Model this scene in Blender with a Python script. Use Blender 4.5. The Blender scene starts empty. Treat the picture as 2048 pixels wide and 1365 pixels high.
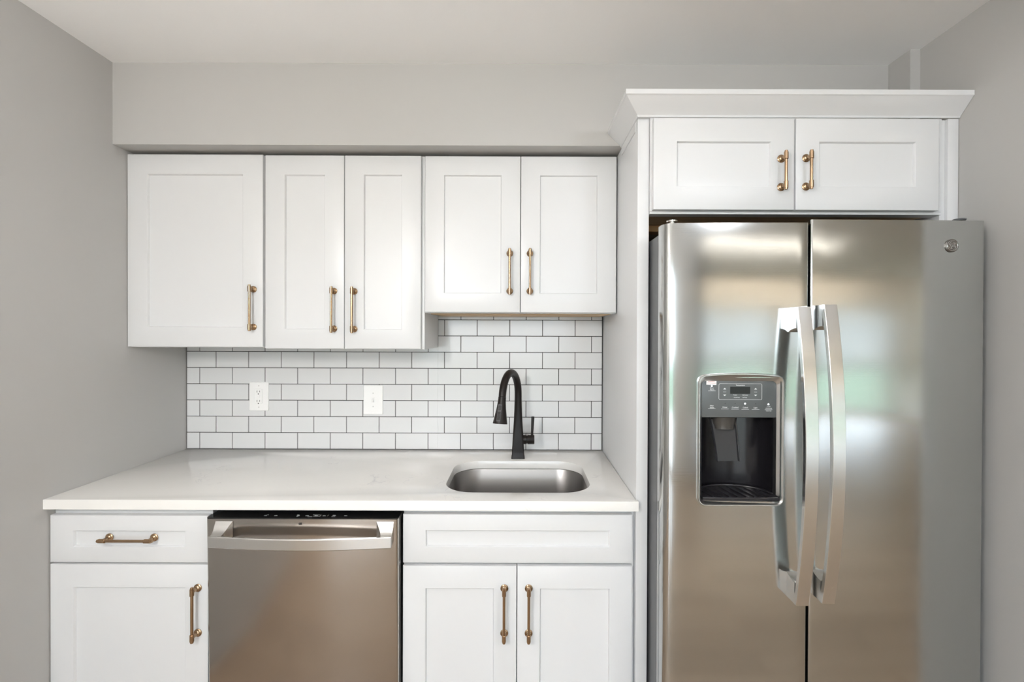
import bpy, bmesh, math, random
from mathutils import Vector, Matrix
random.seed(4)
S = bpy.context.scene
COL = S.collection
PI = math.pi

# ------------------------------------------------------------------ camera
cam_d = bpy.data.cameras.new('camera')
cam = bpy.data.objects.new('camera', cam_d)
COL.objects.link(cam)
cam_d.sensor_width = 36.0
cam_d.lens = 948.0 / 2048.0 * 36.0
cam_d.shift_x = -17.0 / 2048.0
cam_d.shift_y = -14.0 / 2048.0
cam_d.clip_start = 0.02
cam.matrix_world = (Matrix.Translation((0, -2.164, 1.46)) @ Matrix.Rotation(math.radians(90 - 0.3), 4, 'X')
                    @ Matrix.Rotation(0.0035, 4, 'Z'))
S.camera = cam

# ------------------------------------------------------------------ world and view
S.view_settings.view_transform = 'Standard'
S.view_settings.look = 'None'
S.view_settings.exposure = 1.34
S.view_settings.gamma = 1.0
S.view_settings.use_curve_mapping = False
world = bpy.data.worlds.new('world')
S.world = world
world.use_nodes = True
wn = world.node_tree.nodes
wn['Background'].inputs[0].default_value = (0.78, 0.90, 1.0, 1)
wn['Background'].inputs[1].default_value = 3.0
S.cycles.max_bounces = 10
S.cycles.diffuse_bounces = 6
S.cycles.glossy_bounces = 5
S.cycles.sample_clamp_indirect = 6.0
S.cycles.caustics_reflective = False
S.cycles.caustics_refractive = False

KEY = 2.0        # ceiling lamp over the kitchen
FILL_MID = 42.0        # fill lamps added behind the camera
FAR = 11.0        # strip light added to brighten the far wall

def area_portal(name, loc, rot, sx, sy):
    d = bpy.data.lights.new(name, 'AREA'); d.shape = 'RECTANGLE'; d.size = sx; d.size_y = sy
    d.cycles.is_portal = True
    o = bpy.data.objects.new(name, d); COL.objects.link(o); o.location = loc; o.rotation_euler = rot
    return o

# ------------------------------------------------------------------ materials
def mat(name, col=(0.8, 0.8, 0.8), rough=0.5, metal=0.0, **k):
    m = bpy.data.materials.new(name); m.use_nodes = True
    b = m.node_tree.nodes['Principled BSDF']
    b.inputs['Base Color'].default_value = (*col, 1)
    b.inputs['Roughness'].default_value = rough
    b.inputs['Metallic'].default_value = metal
    for kk, v in k.items():
        b.inputs[kk.replace('_', ' ')].default_value = v
    return m

def nd(m, t, **k):
    n = m.node_tree.nodes.new(t)
    for a, v in k.items():
        setattr(n, a, v)
    return n

def lk(m, a, b):
    m.node_tree.links.new(a, b)

def bsdf(m):
    return m.node_tree.nodes['Principled BSDF']

def objcoord(m, scale=(1, 1, 1)):
    tc = nd(m, 'ShaderNodeTexCoord'); mp = nd(m, 'ShaderNodeMapping')
    lk(m, tc.outputs['Object'], mp.inputs['Vector'])
    mp.inputs['Scale'].default_value = scale
    return mp.outputs['Vector']

def add_bump(m, vec, scale, strength, dist=0.001, detail=3.0):
    n = nd(m, 'ShaderNodeTexNoise'); n.inputs['Scale'].default_value = scale; n.inputs['Detail'].default_value = detail
    lk(m, vec, n.inputs['Vector'])
    b = nd(m, 'ShaderNodeBump'); b.inputs['Strength'].default_value = strength; b.inputs['Distance'].default_value = dist
    lk(m, n.outputs['Fac'], b.inputs['Height']); lk(m, b.outputs['Normal'], bsdf(m).inputs['Normal'])
    return n

def ramp(m, fac, stops):
    r = nd(m, 'ShaderNodeValToRGB')
    e = r.color_ramp.elements
    while len(e) < len(stops):
        e.new(0.5)
    for el, (p, c) in zip(e, stops):
        el.position = p; el.color = (*c, 1)
    lk(m, fac, r.inputs['Fac'])
    return r.outputs['Color']

WALL = mat('wall_paint', (0.462, 0.456, 0.444), 0.6)
add_bump(WALL, objcoord(WALL), 160, 0.12, 0.0006)
CEIL = mat('ceiling_paint', (0.90, 0.905, 0.91), 0.85)
add_bump(CEIL, objcoord(CEIL), 120, 0.2, 0.0008)
WHITE = mat('cabinet_lacquer', (0.665, 0.672, 0.68), 0.36)
PLASTIC = mat('white_plastic', (0.86, 0.86, 0.85), 0.3)
SCREW = mat('white_screw', (0.6, 0.6, 0.58), 0.4)
SLOT = mat('slot_black', (0.05, 0.05, 0.05), 0.5)
BLACK = mat('matte_black_metal', (0.015, 0.0115, 0.0105), 0.36, 0.0, Specular_IOR_Level=0.22)
BLACKG = mat('gloss_black', (0.012, 0.012, 0.013), 0.10)
RUBBER = mat('black_rubber', (0.012, 0.012, 0.013), 0.7)
CAVITY = mat('dispenser_black', (0.010, 0.009, 0.011), 0.22)
DARKGREY = mat('fridge_side_grey', (0.105, 0.108, 0.115), 0.38)
add_bump(DARKGREY, objcoord(DARKGREY), 500, 0.25, 0.0004)
PANELGREY = mat('control_panel_grey', (0.10, 0.11, 0.112), 0.3)
SCREEN = mat('display_black', (0.008, 0.009, 0.009), 0.3)
PRINT = mat('printed_white', (0.62, 0.64, 0.65), 0.5)
LED = mat('led_white', (0.8, 0.85, 0.9), 0.4, Emission_Color=(0.9, 0.97, 1, 1), Emission_Strength=1.2)
LEDOFF = mat('led_off', (0.02, 0.02, 0.02), 0.3)
STICKER = mat('sticker_white', (0.85, 0.85, 0.84), 0.5)
STICKINK = mat('sticker_ink', (0.5, 0.2, 0.2), 0.6)
CHROME = mat('chrome', (0.72, 0.71, 0.69), 0.13, 1.0)
RIM = mat('satin_rim', (0.66, 0.66, 0.65), 0.3, 1.0)
WOOD = mat('raw_plywood', (0.56, 0.40, 0.24), 0.6)
WOODDK = mat('bare_wood_cleat', (0.50, 0.26, 0.10), 0.6)
v = objcoord(WOOD, (1, 14, 14))
n = nd(WOOD, 'ShaderNodeTexNoise'); n.inputs['Scale'].default_value = 4; lk(WOOD, v, n.inputs['Vector'])
lk(WOOD, ramp(WOOD, n.outputs['Fac'], [(0.3, (0.46, 0.31, 0.17)), (0.7, (0.62, 0.46, 0.29))]), bsdf(WOOD).inputs['Base Color'])
LAMP = mat('lamp_diffuser', (0.9, 0.9, 0.9), 0.5, Emission_Color=(1.0, 0.98, 0.985, 1), Emission_Strength=KEY)
FILL_LAMP_L = mat('left_fill_diffuser', (0.9, 0.9, 0.9), 0.5, Emission_Color=(1.0, 0.965, 0.93, 1), Emission_Strength=FILL_MID)
FILL_LAMP_R = mat('right_fill_diffuser', (0.9, 0.9, 0.9), 0.5, Emission_Color=(0.93, 0.98, 1.06, 1), Emission_Strength=FILL_MID * 0.46)
FILL_LAMP_FAR = mat('far_fill_diffuser', (0.9, 0.9, 0.9), 0.5, Emission_Color=(1.0, 0.84, 0.66, 1), Emission_Strength=FAR)
FLOORM = mat('wood_floor', (0.3, 0.17, 0.1), 0.24)
v = objcoord(FLOORM)
bk = nd(FLOORM, 'ShaderNodeTexBrick')
bk.inputs['Scale'].default_value = 1.0; bk.inputs['Brick Width'].default_value = 1.2; bk.inputs['Row Height'].default_value = 0.12
bk.inputs['Mortar Size'].default_value = 0.0015
bk.inputs['Color1'].default_value = (0.39, 0.30, 0.22, 1); bk.inputs['Color2'].default_value = (0.32, 0.245, 0.18, 1)
bk.inputs['Mortar'].default_value = (0.06, 0.03, 0.02, 1)
lk(FLOORM, v, bk.inputs['Vector']); lk(FLOORM, bk.outputs['Color'], bsdf(FLOORM).inputs['Base Color'])
WALLB = mat('pale_wall_paint', (0.74, 0.72, 0.68), 0.7)  # unseen walls, kept pale to bounce more light into the kitchen
PATIO = mat('patio_concrete', (0.5, 0.48, 0.45), 0.9)
GRASS = mat('outside_ground', (0.12, 0.16, 0.10), 0.9)

# brass of the pulls
BRASS = mat('brushed_brass', (0.40, 0.27, 0.165), 0.23, 1.0)
add_bump(BRASS, objcoord(BRASS, (1, 1, 1)), 900, 0.15, 0.0003)

# stainless steel, brushed sideways
def steel(name, col, rough, aniso, grain=(1.5, 1.5, 260), wob=0.0):
    m = mat(name, col, rough, 1.0)
    v = objcoord(m, grain)
    n = nd(m, 'ShaderNodeTexNoise'); n.inputs['Scale'].default_value = 3.0; n.inputs['Detail'].default_value = 4
    lk(m, v, n.inputs['Vector'])
    mr = nd(m, 'ShaderNodeMapRange'); mr.inputs['To Min'].default_value = rough * 0.86; mr.inputs['To Max'].default_value = rough * 1.14
    lk(m, n.outputs['Fac'], mr.inputs['Value']); lk(m, mr.outputs['Result'], bsdf(m).inputs['Roughness'])
    b = nd(m, 'ShaderNodeBump'); b.inputs['Strength'].default_value = 0.05; b.inputs['Distance'].default_value = 0.0003
    lk(m, n.outputs['Fac'], b.inputs['Height'])
    last = b
    if wob:
        n2 = nd(m, 'ShaderNodeTexNoise'); n2.inputs['Scale'].default_value = 1.0; n2.inputs['Detail'].default_value = 1
        lk(m, objcoord(m, (1.4, 1.4, 3.2)), n2.inputs['Vector'])
        b2 = nd(m, 'ShaderNodeBump'); b2.inputs['Strength'].default_value = 1.0; b2.inputs['Distance'].default_value = wob
        lk(m, n2.outputs['Fac'], b2.inputs['Height']); lk(m, b.outputs['Normal'], b2.inputs['Normal'])
        last = b2
    lk(m, last.outputs['Normal'], bsdf(m).inputs['Normal'])
    bsdf(m).inputs['Anisotropic'].default_value = aniso
    tg = nd(m, 'ShaderNodeTangent', direction_type='RADIAL', axis='Z')
    lk(m, tg.outputs['Tangent'], bsdf(m).inputs['Tangent'])
    return m
STEEL = steel('brushed_stainless', (0.54, 0.55, 0.545), 0.12, 0.5, wob=0.003)
STEELH = steel('handle_stainless', (0.74, 0.735, 0.72), 0.24, 0.3)
STEELD = steel('dishwasher_stainless', (0.51, 0.475, 0.445), 0.20, 0.6, wob=0.0025)
SINKM = steel('sink_steel', (0.29, 0.28, 0.275), 0.30, 0.3)

# quartz worktop: warm white with a few pale grey veins
QUARTZ = mat('white_quartz', (0.78, 0.77, 0.75), 0.16)
v = objcoord(QUARTZ)
n1 = nd(QUARTZ, 'ShaderNodeTexNoise'); n1.inputs['Scale'].default_value = 5.5; n1.inputs['Detail'].default_value = 7; n1.inputs['Distortion'].default_value = 1.6
lk(QUARTZ, v, n1.inputs['Vector'])
ab = nd(QUARTZ, 'ShaderNodeMath', operation='SUBTRACT'); ab.inputs[1].default_value = 0.5; lk(QUARTZ, n1.outputs['Fac'], ab.inputs[0])
ab2 = nd(QUARTZ, 'ShaderNodeMath', operation='ABSOLUTE'); lk(QUARTZ, ab.outputs[0], ab2.inputs[0])
vein = nd(QUARTZ, 'ShaderNodeMapRange'); vein.inputs['From Min'].default_value = 0.0; vein.inputs['From Max'].default_value = 0.012
vein.inputs['To Min'].default_value = 1.0; vein.inputs['To Max'].default_value = 0.0
lk(QUARTZ, ab2.outputs[0], vein.inputs['Value'])
n2 = nd(QUARTZ, 'ShaderNodeTexNoise'); n2.inputs['Scale'].default_value = 4.0; n2.inputs['Detail'].default_value = 3
lk(QUARTZ, v, n2.inputs['Vector'])
pm = nd(QUARTZ, 'ShaderNodeMapRange'); pm.inputs['From Min'].default_value = 0.56; pm.inputs['From Max'].default_value = 0.68
lk(QUARTZ, n2.outputs['Fac'], pm.inputs['Value'])
mu = nd(QUARTZ, 'ShaderNodeMath', operation='MULTIPLY'); lk(QUARTZ, vein.outputs[0], mu.inputs[0]); lk(QUARTZ, pm.outputs[0], mu.inputs[1])
mx = nd(QUARTZ, 'ShaderNodeMixRGB'); mx.inputs[1].default_value = (0.78, 0.77, 0.745, 1); mx.inputs[2].default_value = (0.62, 0.61, 0.62, 1)
lk(QUARTZ, mu.outputs[0], mx.inputs[0]); lk(QUARTZ, mx.outputs[0], bsdf(QUARTZ).inputs['Base Color'])

TILE = mat('white_glazed_tile', (0.68, 0.685, 0.69), 0.14)
add_bump(TILE, objcoord(TILE), 14, 0.06, 0.002, 1)
GROUT = mat('charcoal_grout', (0.045, 0.043, 0.042), 0.85)

# ------------------------------------------------------------------ mesh helpers
def B():
    return bmesh.new()

def box(bm, x0, x1, y0, y1, z0, z1, bev=0.0, seg=2, mi=0):
    r = bmesh.ops.create_cube(bm, size=1.0)
    vs = r['verts']
    for q in vs:
        q.co = Vector(((x0 + x1) / 2 + q.co.x * (x1 - x0), (y0 + y1) / 2 + q.co.y * (y1 - y0), (z0 + z1) / 2 + q.co.z * (z1 - z0)))
    fs = set(f for q in vs for f in q.link_faces)
    for f in fs:
        f.material_index = mi
    if bev > 0:
        es = list(set(e for q in vs for e in q.link_edges))
        rr = bmesh.ops.bevel(bm, geom=es, offset=bev, segments=seg, affect='EDGES', profile=0.5)
        for f in rr['faces']:
            f.material_index = mi
    return bm

def tube(bm, pts, radii, n=20, caps=True, mi=0, up=None):
    """a tube through pts with a radius each"""
    pts = [Vector(p) for p in pts]
    if not hasattr(radii, '__len__'):
        radii = [radii] * len(pts)
    rings = []
    prev = None
    for i, p in enumerate(pts):
        if i == 0: t = pts[1] - p
        elif i == len(pts) - 1: t = p - pts[i - 1]
        else: t = (pts[i + 1] - pts[i - 1])
        t.normalize()
        if prev is None:
            a = Vector((0, 0, 1)) if abs(t.z) < 0.9 else Vector((0, 1, 0))
            prev = (a - t * a.dot(t)).normalized()
        else:
            prev = (prev - t * prev.dot(t)).normalized()
        b = t.cross(prev)
        rings.append([bm.verts.new(p + (prev * math.cos(2 * PI * k / n) + b * math.sin(2 * PI * k / n)) * radii[i]) for k in range(n)])
    for i in range(len(rings) - 1):
        for k in range(n):
            f = bm.faces.new((rings[i][k], rings[i][(k + 1) % n], rings[i + 1][(k + 1) % n], rings[i + 1][k])); f.material_index = mi
    if caps:
        bm.faces.new(rings[0]).material_index = mi
        bm.faces.new(rings[-1]).material_index = mi
    return bm

def loft(bm, loops, cap0=True, cap1=True, mi=0):
    R = [[bm.verts.new(p) for p in l] for l in loops]
    n = len(R[0])
    for i in range(len(R) - 1):
        for k in range(n):
            f = bm.faces.new((R[i][k], R[i][(k + 1) % n], R[i + 1][(k + 1) % n], R[i + 1][k])); f.material_index = mi
    if cap0: bm.faces.new(R[0]).material_index = mi
    if cap1: bm.faces.new(R[-1]).material_index = mi
    return bm

def rr(cx, cy, hx, hy, r, n=6):
    """rounded rectangle outline, counter-clockwise"""
    out = []
    for (sx, sy, a0) in ((1, 1, 0), (-1, 1, 90), (-1, -1, 180), (1, -1, 270)):
        for k in range(n + 1):
            a = math.radians(a0 + 90 * k / n)
            out.append((cx + sx * (hx - r) + r * math.cos(a), cy + sy * (hy - r) + r * math.sin(a)))
    return out

ORG = {}
def obj(name, bm, mats, parent=None, origin=None, smooth=True, ang=32):
    """link the bmesh (built in world coordinates) as ONE mesh object; its origin sits at `origin`"""
    bmesh.ops.remove_doubles(bm, verts=bm.verts, dist=1e-6)
    bmesh.ops.recalc_face_normals(bm, faces=bm.faces)
    if origin is None:
        xs = [q.co.x for q in bm.verts]; ys = [q.co.y for q in bm.verts]; zs = [q.co.z for q in bm.verts]
        origin = ((min(xs) + max(xs)) / 2, (min(ys) + max(ys)) / 2, min(zs))
    origin = Vector(origin)
    for q in bm.verts:
        q.co -= origin
    if smooth:
        for f in bm.faces: f.smooth = True
        for e in bm.edges:
            if len(e.link_faces) == 2 and e.calc_face_angle(0) > math.radians(ang):
                e.smooth = False
    me = bpy.data.meshes.new(name)
    bm.to_mesh(me); bm.free()
    if not isinstance(mats, (list, tuple)): mats = [mats]
    for m in mats: me.materials.append(m)
    o = bpy.data.objects.new(name, me); COL.objects.link(o)
    if parent is not None:
        o.parent = parent; o.location = origin - ORG[parent.name]
    else:
        o.location = origin
    ORG[o.name] = origin
    return o

def tag(o, label=None, cat=None, group=None, kind=None):
    if label: o['label'] = label
    if cat: o['category'] = cat
    if group: o['group'] = group
    if kind: o['kind'] = kind
    return o

def thing(name, label, cat, loc, group=None):
    o = bpy.data.objects.new(name, None); COL.objects.link(o); o.location = loc
    o.empty_display_size = 0.05
    ORG[o.name] = Vector(loc)
    return tag(o, label, cat, group)

def struct(name, bm, m):
    return tag(obj(name, bm, m), kind='structure')

# ------------------------------------------------------------------ the room
XL, XR = -1.527, 1.405
ZC = 2.46
YB = 0.012            # plaster behind the tiles
YN = -4.3             # wall with an added patio door for fill daylight, right behind the camera
XJ = 1.5              # the room gets deeper beyond this line
YF = -8.0             # far wall of the deeper part
XW = 7.2
struct('floor', box(B(), XL - 0.12, XW + 0.12, YF - 0.12, 0.15, -0.05, 0), FLOORM)
struct('ceiling', box(B(), XL - 0.12, XW + 0.12, YF - 0.12, 0.15, ZC, ZC + 0.05), CEIL)
struct('wall_back', box(B(), XL - 0.12, XR + 0.12, YB, YB + 0.12, 0, ZC), WALL)
struct('wall_left', box(B(), XL - 0.12, XL, YN, YB, 0, ZC), WALL)
struct('wall_right', box(B(), XR, XR + 0.12, -1.05, YB, 0, ZC), WALL)
struct('wall_right_return', box(B(), XR + 0.12, XW, -1.05, -0.93, 0, ZC), WALLB)
struct('wall_far_right', box(B(), XW, XW + 0.12, YF, -0.93, 0, ZC), WALLB)
struct('wall_jog', box(B(), XJ - 0.12, XJ, YF, YN, 0, ZC), WALLB)
struct('wall_soffit', box(B(), XL, 1.372, -0.389, YB, 2.155, ZC), WALL)
struct('wall_corner', box(B(), 1.370, XR, -0.489, YB, 0, ZC), WALL)
def wall_with_opening(x0, x1, y0, y1, z1, holes):
    bm = B()
    xs = sorted(set([x0, x1] + [h[0] for h in holes] + [h[1] for h in holes]))
    for i in range(len(xs) - 1):
        a, b = xs[i], xs[i + 1]
        hs = [h for h in holes if h[0] <= a and h[1] >= b]
        if not hs: box(bm, a, b, y0, y1, 0, z1)
        else:
            h = hs[0]
            if h[2] > 0: box(bm, a, b, y0, y1, 0, h[2])
            box(bm, a, b, y0, y1, h[3], z1)
    return bm
FILLW = [(-1.42, 0.75, 0.03, 2.15)]  # opening added behind the camera to let in frontal daylight
FARW = [(1.9, 4.3, 0.05, 1.89), (4.6, 6.95, 0.05, 1.89)]
struct('wall_near', wall_with_opening(XL - 0.12, XJ, YN - 0.12, YN, ZC, FILLW), WALLB)
struct('wall_far', wall_with_opening(XJ - 0.12, XW, YF - 0.12, YF, ZC, FARW), WALLB)
for i, ((a, b, c, d), yw) in enumerate([(FILLW[0], YN)] + [(w, YF) for w in FARW]):
    bm = B()
    for (p, q, r_, s_) in ((a, a + 0.05, c, d), (b - 0.05, b, c, d), (a, b, c, c + 0.05), (a, b, d - 0.05, d), ((a + b) / 2 - 0.025, (a + b) / 2 + 0.025, c, d)):
        box(bm, p, q, yw - 0.09, yw - 0.03, r_, s_)
    struct('window_%d' % (i + 1), bm, PLASTIC)
    area_portal('window_portal', ((a + b) / 2, yw - 0.14, (c + d) / 2), (PI / 2, 0, PI), b - a, d - c)
# slatted blinds on the two far windows
for (a, b, c, d), lab in zip(FARW, ('white slatted blind on the left far window', 'white slatted blind on the right far window')):
    bm = B()
    z = d - 0.03
    while z > 0.8:
        loft(bm, [[(x, YF + 0.045 + q * 0.011, z + q * 0.0153) for q in (-1, 1)] + [(x, YF + 0.045 + q * 0.011, z + q * 0.0153 - 0.001) for q in (1, -1)] for x in (a - 0.03, b + 0.03)])
        z -= 0.034
    box(bm, a - 0.03, b + 0.03, YF + 0.02, YF + 0.07, d - 0.01, d + 0.04)
    tag(obj('window_blind', bm, PLASTIC, smooth=False), lab, 'blind')
struct('ground_outside', box(B(), -20, 25, -40, YF - 0.2, -0.25, -0.2), GRASS)
struct('patio_outside', box(B(), -8, XJ - 0.13, YF - 0.19, YN - 0.13, -0.2, -0.1), PATIO)  # unseen paving, pale so that it bounces daylight up to the ceiling

# lamps behind and above the camera; the fill globes and far strip are added
def ceiling_lamp(x, y, m, label, r=0.14, drop=0.24):
    """frosted globe on a short white stem"""
    t = thing('ceiling_lamp', label, 'ceiling light', (x, y, ZC))
    bm = B()
    tube(bm, [(x, y, ZC - 0.0005), (x, y, ZC - 0.018), (x, y, ZC - 0.022), (x, y, ZC - drop + r * 0.93)], [0.06, 0.058, 0.01, 0.01], 24)
    obj('stem', bm, PLASTIC, t)
    bm = B()
    bmesh.ops.create_uvsphere(bm, u_segments=32, v_segments=20, radius=r)
    for q in bm.verts: q.co += Vector((x, y, ZC - drop))
    obj('globe', bm, m, t)
ceiling_lamp(0.45, -1.75, LAMP, 'frosted globe ceiling light above the kitchen, nearest the refrigerator')
ceiling_lamp(-0.8, -2.6, FILL_LAMP_L, 'added fill light, a frosted globe hanging on a long stem nearest the left wall', 0.14, 0.60)  # warm fill lamp, added to brighten ceiling and cabinets
ceiling_lamp(1.2, -2.65, FILL_LAMP_R, 'added fill light, a frosted globe close to the ceiling, behind the camera to the right', 0.12, 0.13)  # cool fill lamp, added where the refrigerator does not mirror it
t = thing('linear_light', 'slim tubular ceiling light crossing the middle of the room', 'ceiling light', (2.5, -4.7, ZC))
obj('housing', box(B(), 1.55, 3.6, -4.73, -4.67, ZC - 0.02, ZC - 0.0005, 0.002, 1), PLASTIC, t)
bm = B(); tube(bm, [(1.56, -4.7, ZC - 0.045), (3.59, -4.7, ZC - 0.045)], 0.018, 16); obj('tube', bm, mat('slim_tube_diffuser', (0.9, 0.9, 0.9), 0.5, Emission_Color=(1.0, 0.93, 0.82, 1), Emission_Strength=2.6), t)
t = thing('fill_strip_light', 'long tubular strip light added under the ceiling to brighten the far wall', 'ceiling light', (3.1, -7.3, ZC))  # added to wash the far wall with warm light
obj('housing', box(B(), 1.88, 6.4, -7.34, -7.26, ZC - 0.03, ZC - 0.0005, 0.002, 1), PLASTIC, t)
tag(obj('added_valance', box(B(), 1.6, 6.6, -7.16, -7.13, 2.345, ZC - 0.0005, 0.002, 1), WALLB), 'pale board added to keep the strip light out of the refrigerator reflections', 'valance')  # added board, screens the strip light from the refrigerator doors
bm = B(); tube(bm, [(1.9, -7.3, ZC - 0.055), (6.38, -7.3, ZC - 0.055)], 0.024, 16); obj('tube', bm, FILL_LAMP_FAR, t)

# ------------------------------------------------------------------ backsplash
bm = B()
TX0, TX1 = XL + 0.001, 0.375
PX, PZ, GR = 0.1491, 0.0741, 0.0028
Z0 = 0.9185
def zmax(xa, xb):
    return 1.53 if xa >= -0.381 else 1.392
box(bm, TX0, -0.376, 0.002, YB - 0.0005, Z0 - 0.0, 1.39, mi=1)
box(bm, -0.376, TX1, 0.002, YB - 0.0005, Z0 - 0.0, 1.529, mi=1)
for r in range(9):
    za = Z0 + GR + r * PZ if r else Z0 + 0.002
    zb = Z0 + (r + 1) * PZ
    ph = -1.4648 if r % 2 == 0 else -1.3905
    k = -2
    while True:
        xa = ph + k * PX + GR / 2; xb = ph + (k + 1) * PX - GR / 2; k += 1
        if xa > TX1: break
        xa = max(xa, TX0 + 0.003); xb = min(xb, TX1 - 0.003)
        if xb - xa < 0.008: continue
        for (c0, c1, zt) in ((TX0, -0.376, 1.39), (-0.376, TX1, 1.529)):
            ya = max(xa, c0); yb = min(xb, c1); zz = min(zb, zt)
            if yb - ya < 0.006 or zz - za < 0.004: continue
            if zt < 1.4 and zb > zt: pass
            box(bm, ya, yb, 0.0, 0.004, za, zz, 0.0007, 1, 0)
tag(obj('tile_backsplash', bm, [TILE, GROUT], smooth=False), 'white glazed subway tile backsplash with dark grout lines above the worktop', 'backsplash')

# ------------------------------------------------------------------ brass pulls
def pull_bm(cc, ext0, ext1):
    """pull along z, post bases on the plane y=0, bar at y=-0.030; origin between the posts"""
    bm = B()
    yb = -0.029
    for s, ext in ((1, ext1), (-1, ext0)):
        z = s * cc / 2
        prof = [(0.0, 0.0128), (-0.0022, 0.0128), (-0.0034, 0.0112), (-0.0040, 0.0096), (-0.0072, 0.0092), (-0.0085, 0.0075), (-0.0095, 0.0052), (yb, 0.0050)]
        tube(bm, [(0, y, z) for y, _ in prof], [q for _, q in prof], 20)
        e = z + s * ext
        i0 = z - s * 0.011
        tube(bm, [(0, yb, i0), (0, yb, i0 + s * 0.0008), (0, yb, e - s * 0.0055), (0, yb, e - s * 0.005), (0, yb, e - s * 0.0008), (0, yb, e)],
             [0.0060, 0.0066, 0.0066, 0.0050, 0.0050, 0.0042], 20)
    tube(bm, [(0, yb, -cc / 2 - 0.004), (0, yb, cc / 2 + 0.004)], 0.0046, 20)
    bmesh.ops.recalc_face_normals(bm, faces=bm.faces)
    for f in bm.faces: f.smooth = True
    for e in bm.edges:
        if len(e.link_faces) == 2 and e.calc_face_angle(0) > math.radians(35): e.smooth = False
    me = bpy.data.meshes.new('handle'); bm.to_mesh(me); bm.free(); me.materials.append(BRASS)
    return me
PULL_L = pull_bm(0.146, 0.016, 0.016)
PULL_S = pull_bm(0.090, 0.016, 0.016)
def pull(parent, me, x, y, z, horizontal=False):
    o = bpy.data.objects.new('handle', me); COL.objects.link(o); o.parent = parent
    o.location = Vector((x, y, z)) - ORG[parent.name]
    if horizontal: o.rotation_euler = (0, PI / 2, 0)
    o['label'] = 'brushed brass bar pull'
    return o

# ------------------------------------------------------------------ cabinets
def shaker(x0, x1, yf, z0, z1, th=0.019, stile=0.075, rail=None, rec=0.009):
    """shaker door: frame with a recessed flat panel, front face at yf (towards -y)"""
    if rail is None: rail = stile
    bm = B()
    e = 0.0016
    def L(i, y):  # inset loop
        return [(x0 + i, y, z0 + i), (x1 - i, y, z0 + i), (x1 - i, y, z1 - i), (x0 + i, y, z1 - i)]
    def Lp(i, y):
        return [(x0 + stile + i, y, z0 + rail + i), (x1 - stile - i, y, z0 + rail + i), (x1 - stile - i, y, z1 - rail - i), (x0 + stile + i, y, z1 - rail - i)]
    loft(bm, [L(0, yf + th), L(0, yf + e), L(e * 0.3, yf + e * 0.3), L(e, yf), Lp(0, yf), Lp(0.0008, yf + 0.0008), Lp(0.0030, yf + rec)], True, True)
    return bm

def slab_frame(bm, x0, x1, y0, y1, z0, z1, t=0.018):
    """open-backed box with a closed front edge: a solid carcass"""
    return box(bm, x0, x1, y0, y1, z0, z1, 0.0008, 1)

def cabinet(name, label, x0, x1, yfr, z0, z1, group=None, y1=-0.002):
    """carcass with its face-frame front at yfr"""
    t = thing(name, label, 'cabinet', ((x0 + x1) / 2, yfr / 2, z0), group)
    obj('carcass', slab_frame(B(), x0 + 0.0005, x1 - 0.0005, yfr, y1, z0, z1), WHITE, t)
    return t

YU = -0.305
UP_T = 2.1445
G = 'white wall cabinets'
c = cabinet('wall_cabinet', 'white single-door shaker wall cabinet against the grey left wall', XL, -0.993, YU, 1.393, UP_T, G)
d = obj('door', shaker(XL + 0.002, -1.0005, YU - 0.0195, 1.396, 2.1425, stile=0.0765), WHITE, c)
pull(d, PULL_L, -1.036, YU - 0.0195, 1.547)
c = cabinet('wall_cabinet', 'white two-door shaker wall cabinet in the middle of the row, with narrow doors', -0.993, -0.3755, YU, 1.388, UP_T, G)
d = obj('door', shaker(-0.9905, -0.6855, YU - 0.0195, 1.391, 2.140, stile=0.0745), WHITE, c)
pull(d, PULL_L, -0.7235, YU - 0.0195, 1.5415)
d = obj('door', shaker(-0.6825, -0.3875, YU - 0.0195, 1.391, 2.140, stile=0.0735), WHITE, c)
pull(d, PULL_L, -0.645, YU - 0.0195, 1.5405)
c = cabinet('wall_cabinet', 'white shorter two-door shaker wall cabinet above the sink', -0.3745, 0.3755, YU, 1.531, UP_T, G)
d = obj('door', shaker(-0.3715, -0.0025, YU - 0.0195, 1.5345, 2.139, stile=0.073), WHITE, c)
pull(d, PULL_L, -0.0425, YU - 0.0195, 1.6895)
d = obj('door', shaker(0.0005, 0.370, YU - 0.0195, 1.5345, 2.139, stile=0.073), WHITE, c)
pull(d, PULL_L, 0.0355, YU - 0.0195, 1.6895)
obj('bottom_panel', box(B(), -0.356, 0.357, YU + 0.022, -0.004, 1.5275, 1.5305), WOOD, c)

YBF = -0.609
YD = YBF - 0.0205
G = 'white base cabinets under the worktop'
c = cabinet('base_cabinet', 'white shaker base cabinet with one drawer and one door, left of the dishwasher', XL, -1.008, YBF, 0.10, 0.884, G)
obj('toe_kick', box(B(), XL + 0.002, -1.008, YBF + 0.07, YBF + 0.085, 0.0, 0.0995), WHITE, c)
d = obj('drawer', shaker(XL + 0.003, -1.0115, YD, 0.7055, 0.8585, stile=0.074, rail=0.050), WHITE, c)
pull(d, PULL_L, -1.264, YD + 0.007, 0.7845, True)
d = obj('door', shaker(XL + 0.003, -1.0115, YD, 0.11, 0.699, stile=0.074), WHITE, c)
pull(d, PULL_L, -1.044, YD, 0.551)
c = cabinet('base_cabinet', 'white shaker sink base cabinet with two doors and a false drawer front', -0.381, 0.375, YBF, 0.10, 0.69, G)
bm = B()
box(bm, -0.3805, 0.3745, YBF, YBF + 0.019, 0.6905, 0.884)
box(bm, -0.3805, -0.3625, YBF + 0.0195, -0.002, 0.6905, 0.884)
box(bm, 0.3565, 0.3745, YBF + 0.0195, -0.002, 0.6905, 0.884)
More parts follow.
